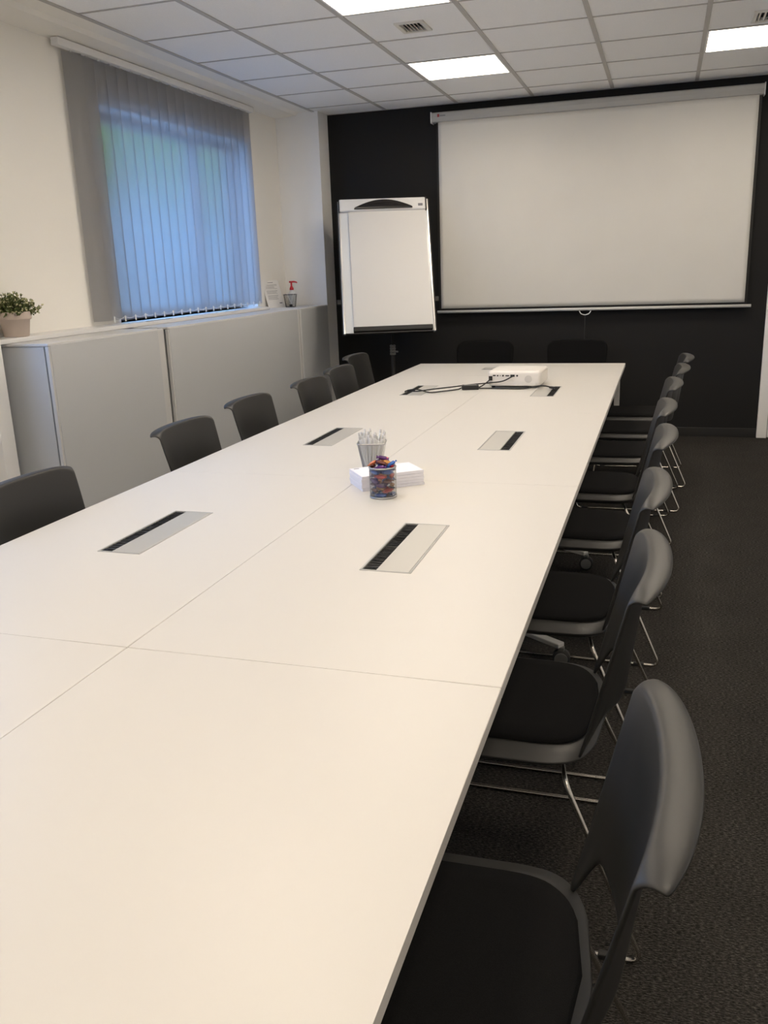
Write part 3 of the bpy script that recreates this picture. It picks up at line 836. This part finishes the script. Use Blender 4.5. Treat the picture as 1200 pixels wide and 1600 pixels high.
m = MB(); m.b2(-.164, -.140, -.164, -.155, .050, .078, .002); m.build('power_inlet', M['black'], pj)
m = MB(); m.lathe([(.024, -.0025), (.024, .0025)], (.095, -.160, .060), 28, Matrix.Rotation(PI / 2, 4, 'X')); m.build('speaker_grille', M['beamer_grey'], pj)
m = MB(); m.b2(.05, .125, .06, .12, .105, .1095, .002); m.build('top_slider', M['beamer_grey'], pj)
m = MB(); m.b2(-.08, -.02, .10, .125, .107, .1088, .001); m.b2(-.03, .03, .02, .03, .107, .1086, .0005); m.build('control_buttons', M['beamer_grey'], pj)
m = MB(); m.lathe([(.035, -.008), (.038, 0), (.034, .006), (.028, .007)], (.08, .162, .05), 28, Matrix.Rotation(-PI / 2, 4, 'X')); m.build('lens', M['black_gloss'], pj)
for x, y in ((-.14, -.13), (.10, -.13), (0, .13)):
    m = MB(); m.lathe([(.010, 0), (.012, .002), (.012, .014)], (x, y, 0), 16); m.build('foot', M['rubber'], pj)
# adapter box with the cables
m = MB(); m.b2(-.055, .055, -.028, .028, 0, .030, .006, 3)
ad = m.build('power_adapter', M['rubber'], None, (-.085, 4.07, T), (0, 0, .25)); tag(ad, 'black power adapter lying beside the white projector', 'adapter')
m = MB(); m.b2(-.04, .04, -.017, .017, .0300, .0308); m.build('adapter_sticker', M['hub_grey'], ad)
def cable(pts, label, r=.0042):
    m = MB(); m.tube(bezpath(pts, 10), r, 8); return tag(m.build('black_cable', M['rubber']), label, 'cable', 'black cables on the table')
zt = T + .0066
cable([(-.474, 3.93, T + .0075), (-.468, 3.95, zt + .004), (-.40, 3.935, zt + .01), (-.31, 3.88, zt), (-.24, 3.93, zt), (-.16, 4.02, zt), (-.142, 4.055, T + .012)], 'black cable from the left hatch to the power adapter')
cable([(-.478, 3.90, T + .0075), (-.472, 3.925, zt + .003), (-.39, 3.872, zt + .008), (-.30, 3.91, zt + .016), (-.21, 4.04, zt + .012), (-.11, 4.16, zt + .012), (.03, 4.12, T + .037), (.12, 4.11, T + .05), (.182, 4.131, T + .079)], 'long black cable from the left hatch to the projector\'s video port')
cable([(-.032, 4.083, T + .012), (-.01, 4.10, T + .022), (.020, 4.12, T + .045), (.040, 4.134, T + .064)], 'short black cable from the power adapter to the projector\'s power inlet')
cable([(-.032, 4.073, T + .008), (.03, 4.085, zt), (.14, 4.075, zt), (.26, 4.08, zt), (.36, 4.11, zt + .014), (.42, 4.09, zt + .012), (.455, 4.05, zt + .006), (.463, 4.03, T + .0075)], 'black cable running before the projector to the right hatch')
m = MB(); m.box((.443, 4.075, T + .015), (.022, .05, .012), .003, 2, Matrix.Rotation(.7, 4, 'Z'))
tag(m.build('cable_plug', M['rubber']), 'black plug lying on the right hatch by the projector', 'plug')

# ------------------------------------------------------------------ things on the cabinets
pl_ = thing('potted_plant', 'small bushy green plant in a pale terracotta pot', 'potted plant', (-2.215, 2.445, 1.237))
m = MB(); m.lathe([(.060, 0), (.064, .003), (.076, .088), (.083, .089), (.087, .094), (.088, .125), (.084, .130), (.079, .128), (.077, .105), (.02, .103)], (0, 0, 0), 40); m.build('pot', M['pot'], pl_)
m = MB(); m.lathe([(.076, .100), (.076, .108)], (0, 0, 0), 24); m.build('soil', M['stem'], pl_)
random.seed(11); mf = MB(); mb_ = MB(); ms = MB()
def leaf(m, p, d_, L, W):
    d_ = d_.normalized(); s_ = d_.cross(Vector((random.uniform(-1, 1), random.uniform(-1, 1), random.uniform(-1, 1)))).normalized(); nrm = d_.cross(s_)
    a = p; b_ = p + d_ * L * .5 + s_ * W / 2 + nrm * L * .08; c = p + d_ * L; e = p + d_ * L * .5 - s_ * W / 2 + nrm * L * .08
    mid = p + d_ * L * .5
    vs = [m.bm.verts.new(v) for v in (a, b_, c, e, mid)]
    for q in ((0, 1, 4), (1, 2, 4), (2, 3, 4), (3, 0, 4)): m.bm.faces.new([vs[i] for i in q]).smooth = True
for k in range(150):
    a = random.uniform(0, 2 * PI); el = random.uniform(.12, 1.5)
    d_ = Vector((math.cos(a) * math.cos(el), math.sin(a) * math.cos(el), math.sin(el)))
    L = random.uniform(.06, .125) * (1.0 if el > .5 else 1.12)
    p0 = Vector((math.cos(a) * .03, math.sin(a) * .03, .105)); p1 = p0 + Vector((d_.x * 1.05, d_.y * 1.05, d_.z)) * L
    p1.x = max(min(p1.x, .115), -.078)
    ms.tube([p0, (p0 + p1) / 2 + Vector((0, 0, .006)), p1], .0011, 5)
    for q in range(16):
        t_ = random.uniform(.25, 1); p = p0.lerp(p1, t_)
        dd = d_ + Vector((random.uniform(-1, 1), random.uniform(-1, 1), random.uniform(-.6, 1)))
        leaf(mf, p, dd, random.uniform(.011, .021), random.uniform(.008, .014))
    if random.random() < .75:
        for q in range(5): leaf(mb_, p1, Vector((random.uniform(-1, 1), random.uniform(-1, 1), random.uniform(-.3, 1))), .011, .009)
for x in (mf, mb_):
    for v in x.bm.verts: v.co.x = max(v.co.x, -.082)
mf.build('foliage', M['leaf'], pl_); mb_.build('blossoms', M['blossom'], pl_); ms.build('stems', M['stem'], pl_)

# notice leaning on the wall
nt = thing('notice_sheet', 'white printed notice sheet standing on the cabinet beside the blind', 'notice', (-2.225, 5.875, 1.2125), 1.23)
tl = Matrix.Rotation(-.30, 4, 'X')
def npart(mb, nm, mt):
    for v in mb.bm.verts: v.co = tl @ v.co
    return mb.build(nm, mt, nt)
m = MB(); m.b2(-.105, .105, 0, .002, 0, .25); npart(m, 'sheet', M['paper'])
m = MB(); random.seed(2)
m.b2(-.035, .035, -.0006, 0, .226, .231)
z = .208
for blk in (5, 4, 5):
    for k in range(blk):
        m.b2(-.075, -.075 + random.uniform(.11, .15), -.0005, 0, z, z + .0028); z -= .009
    z -= .008
m.b2(.05, .085, -.0005, 0, .035, .045)
npart(m, 'printed_text', M['ink'])
m = MB(); m.b2(-.05, .05, .0, .003, 0, .12)
for v in m.bm.verts: v.co = Matrix.Translation((0, .002, 0)) @ Matrix.Rotation(-.0, 4, 'X') @ v.co + Vector((0, .055 * (1 - 0) * 0, 0))
for v in m.bm.verts: v.co = Matrix.Translation((0, .07, 0)) @ Matrix.Rotation(.12, 4, 'X') @ v.co
m.build('rear_support', M['white_gloss'], nt)

# desk tidy with leaning labels, and the pump bottle
DX, DY = -2.115, 5.93
square_cup('dark wire mesh cup with white strips on the far cabinet', (DX, DY, 1.212), .25, .042, .056, .112, M['dark_wire'], 48, 28, .0013)
for a, (x0_, x1_) in enumerate([(-.03, .025), (.032, -.012)]):
    m = MB(); A = Vector((DX + x0_, DY - .004 + .012 * a, 1.332)); B = Vector((DX + x1_ * .8, DY - .004 + .012 * a, 1.222)); d_ = (A - B)
    m.box((A + B) / 2, (.013, .003, d_.length), .0008, 1, d_.to_track_quat('Z', 'Y').to_matrix().to_4x4())
    tag(m.build('white_strip', M['white_gloss']), 'white flat strip in the dark mesh cup, leaning to the %s' % ('left' if a == 0 else 'right'), 'strip')
m = MB(); m.lathe([(.010, 0), (.014, .004), (.014, .016), (.010, .02)], (DX + .012, DY - .022, 1.217), 16); tag(m.build('black_roll', M['black']), 'small black roll lying in the bottom of the dark mesh cup', 'roll')
bt = thing('pump_bottle', 'white pump bottle with a red dispenser head behind the dark mesh cup', 'bottle', (-2.165, 6.09, 1.212), -.2)
m = MB(); m.lathe([(.030, 0), (.034, .004), (.034, .110), (.030, .125), (.016, .138), (.014, .146)], (0, 0, 0), 28); m.build('body', M['bottle'], bt)
m = MB(); m.lathe([(.019, .146), (.018, .160), (.010, .178), (.0075, .182), (.0075, .212)], (0, 0, 0), 20)
m.tube(fillet([(-.022, 0, .218), (.045, 0, .218), (.062, 0, .210)], .01), [.0075] * 2 + [.006] * 7, 10) if False else m.tube([(-.02, 0, .217), (.03, 0, .218), (.055, 0, .214), (.062, 0, .207)], [.0085, .0075, .006, .005], 10)
m.build('pump_head', M['red'], bt)
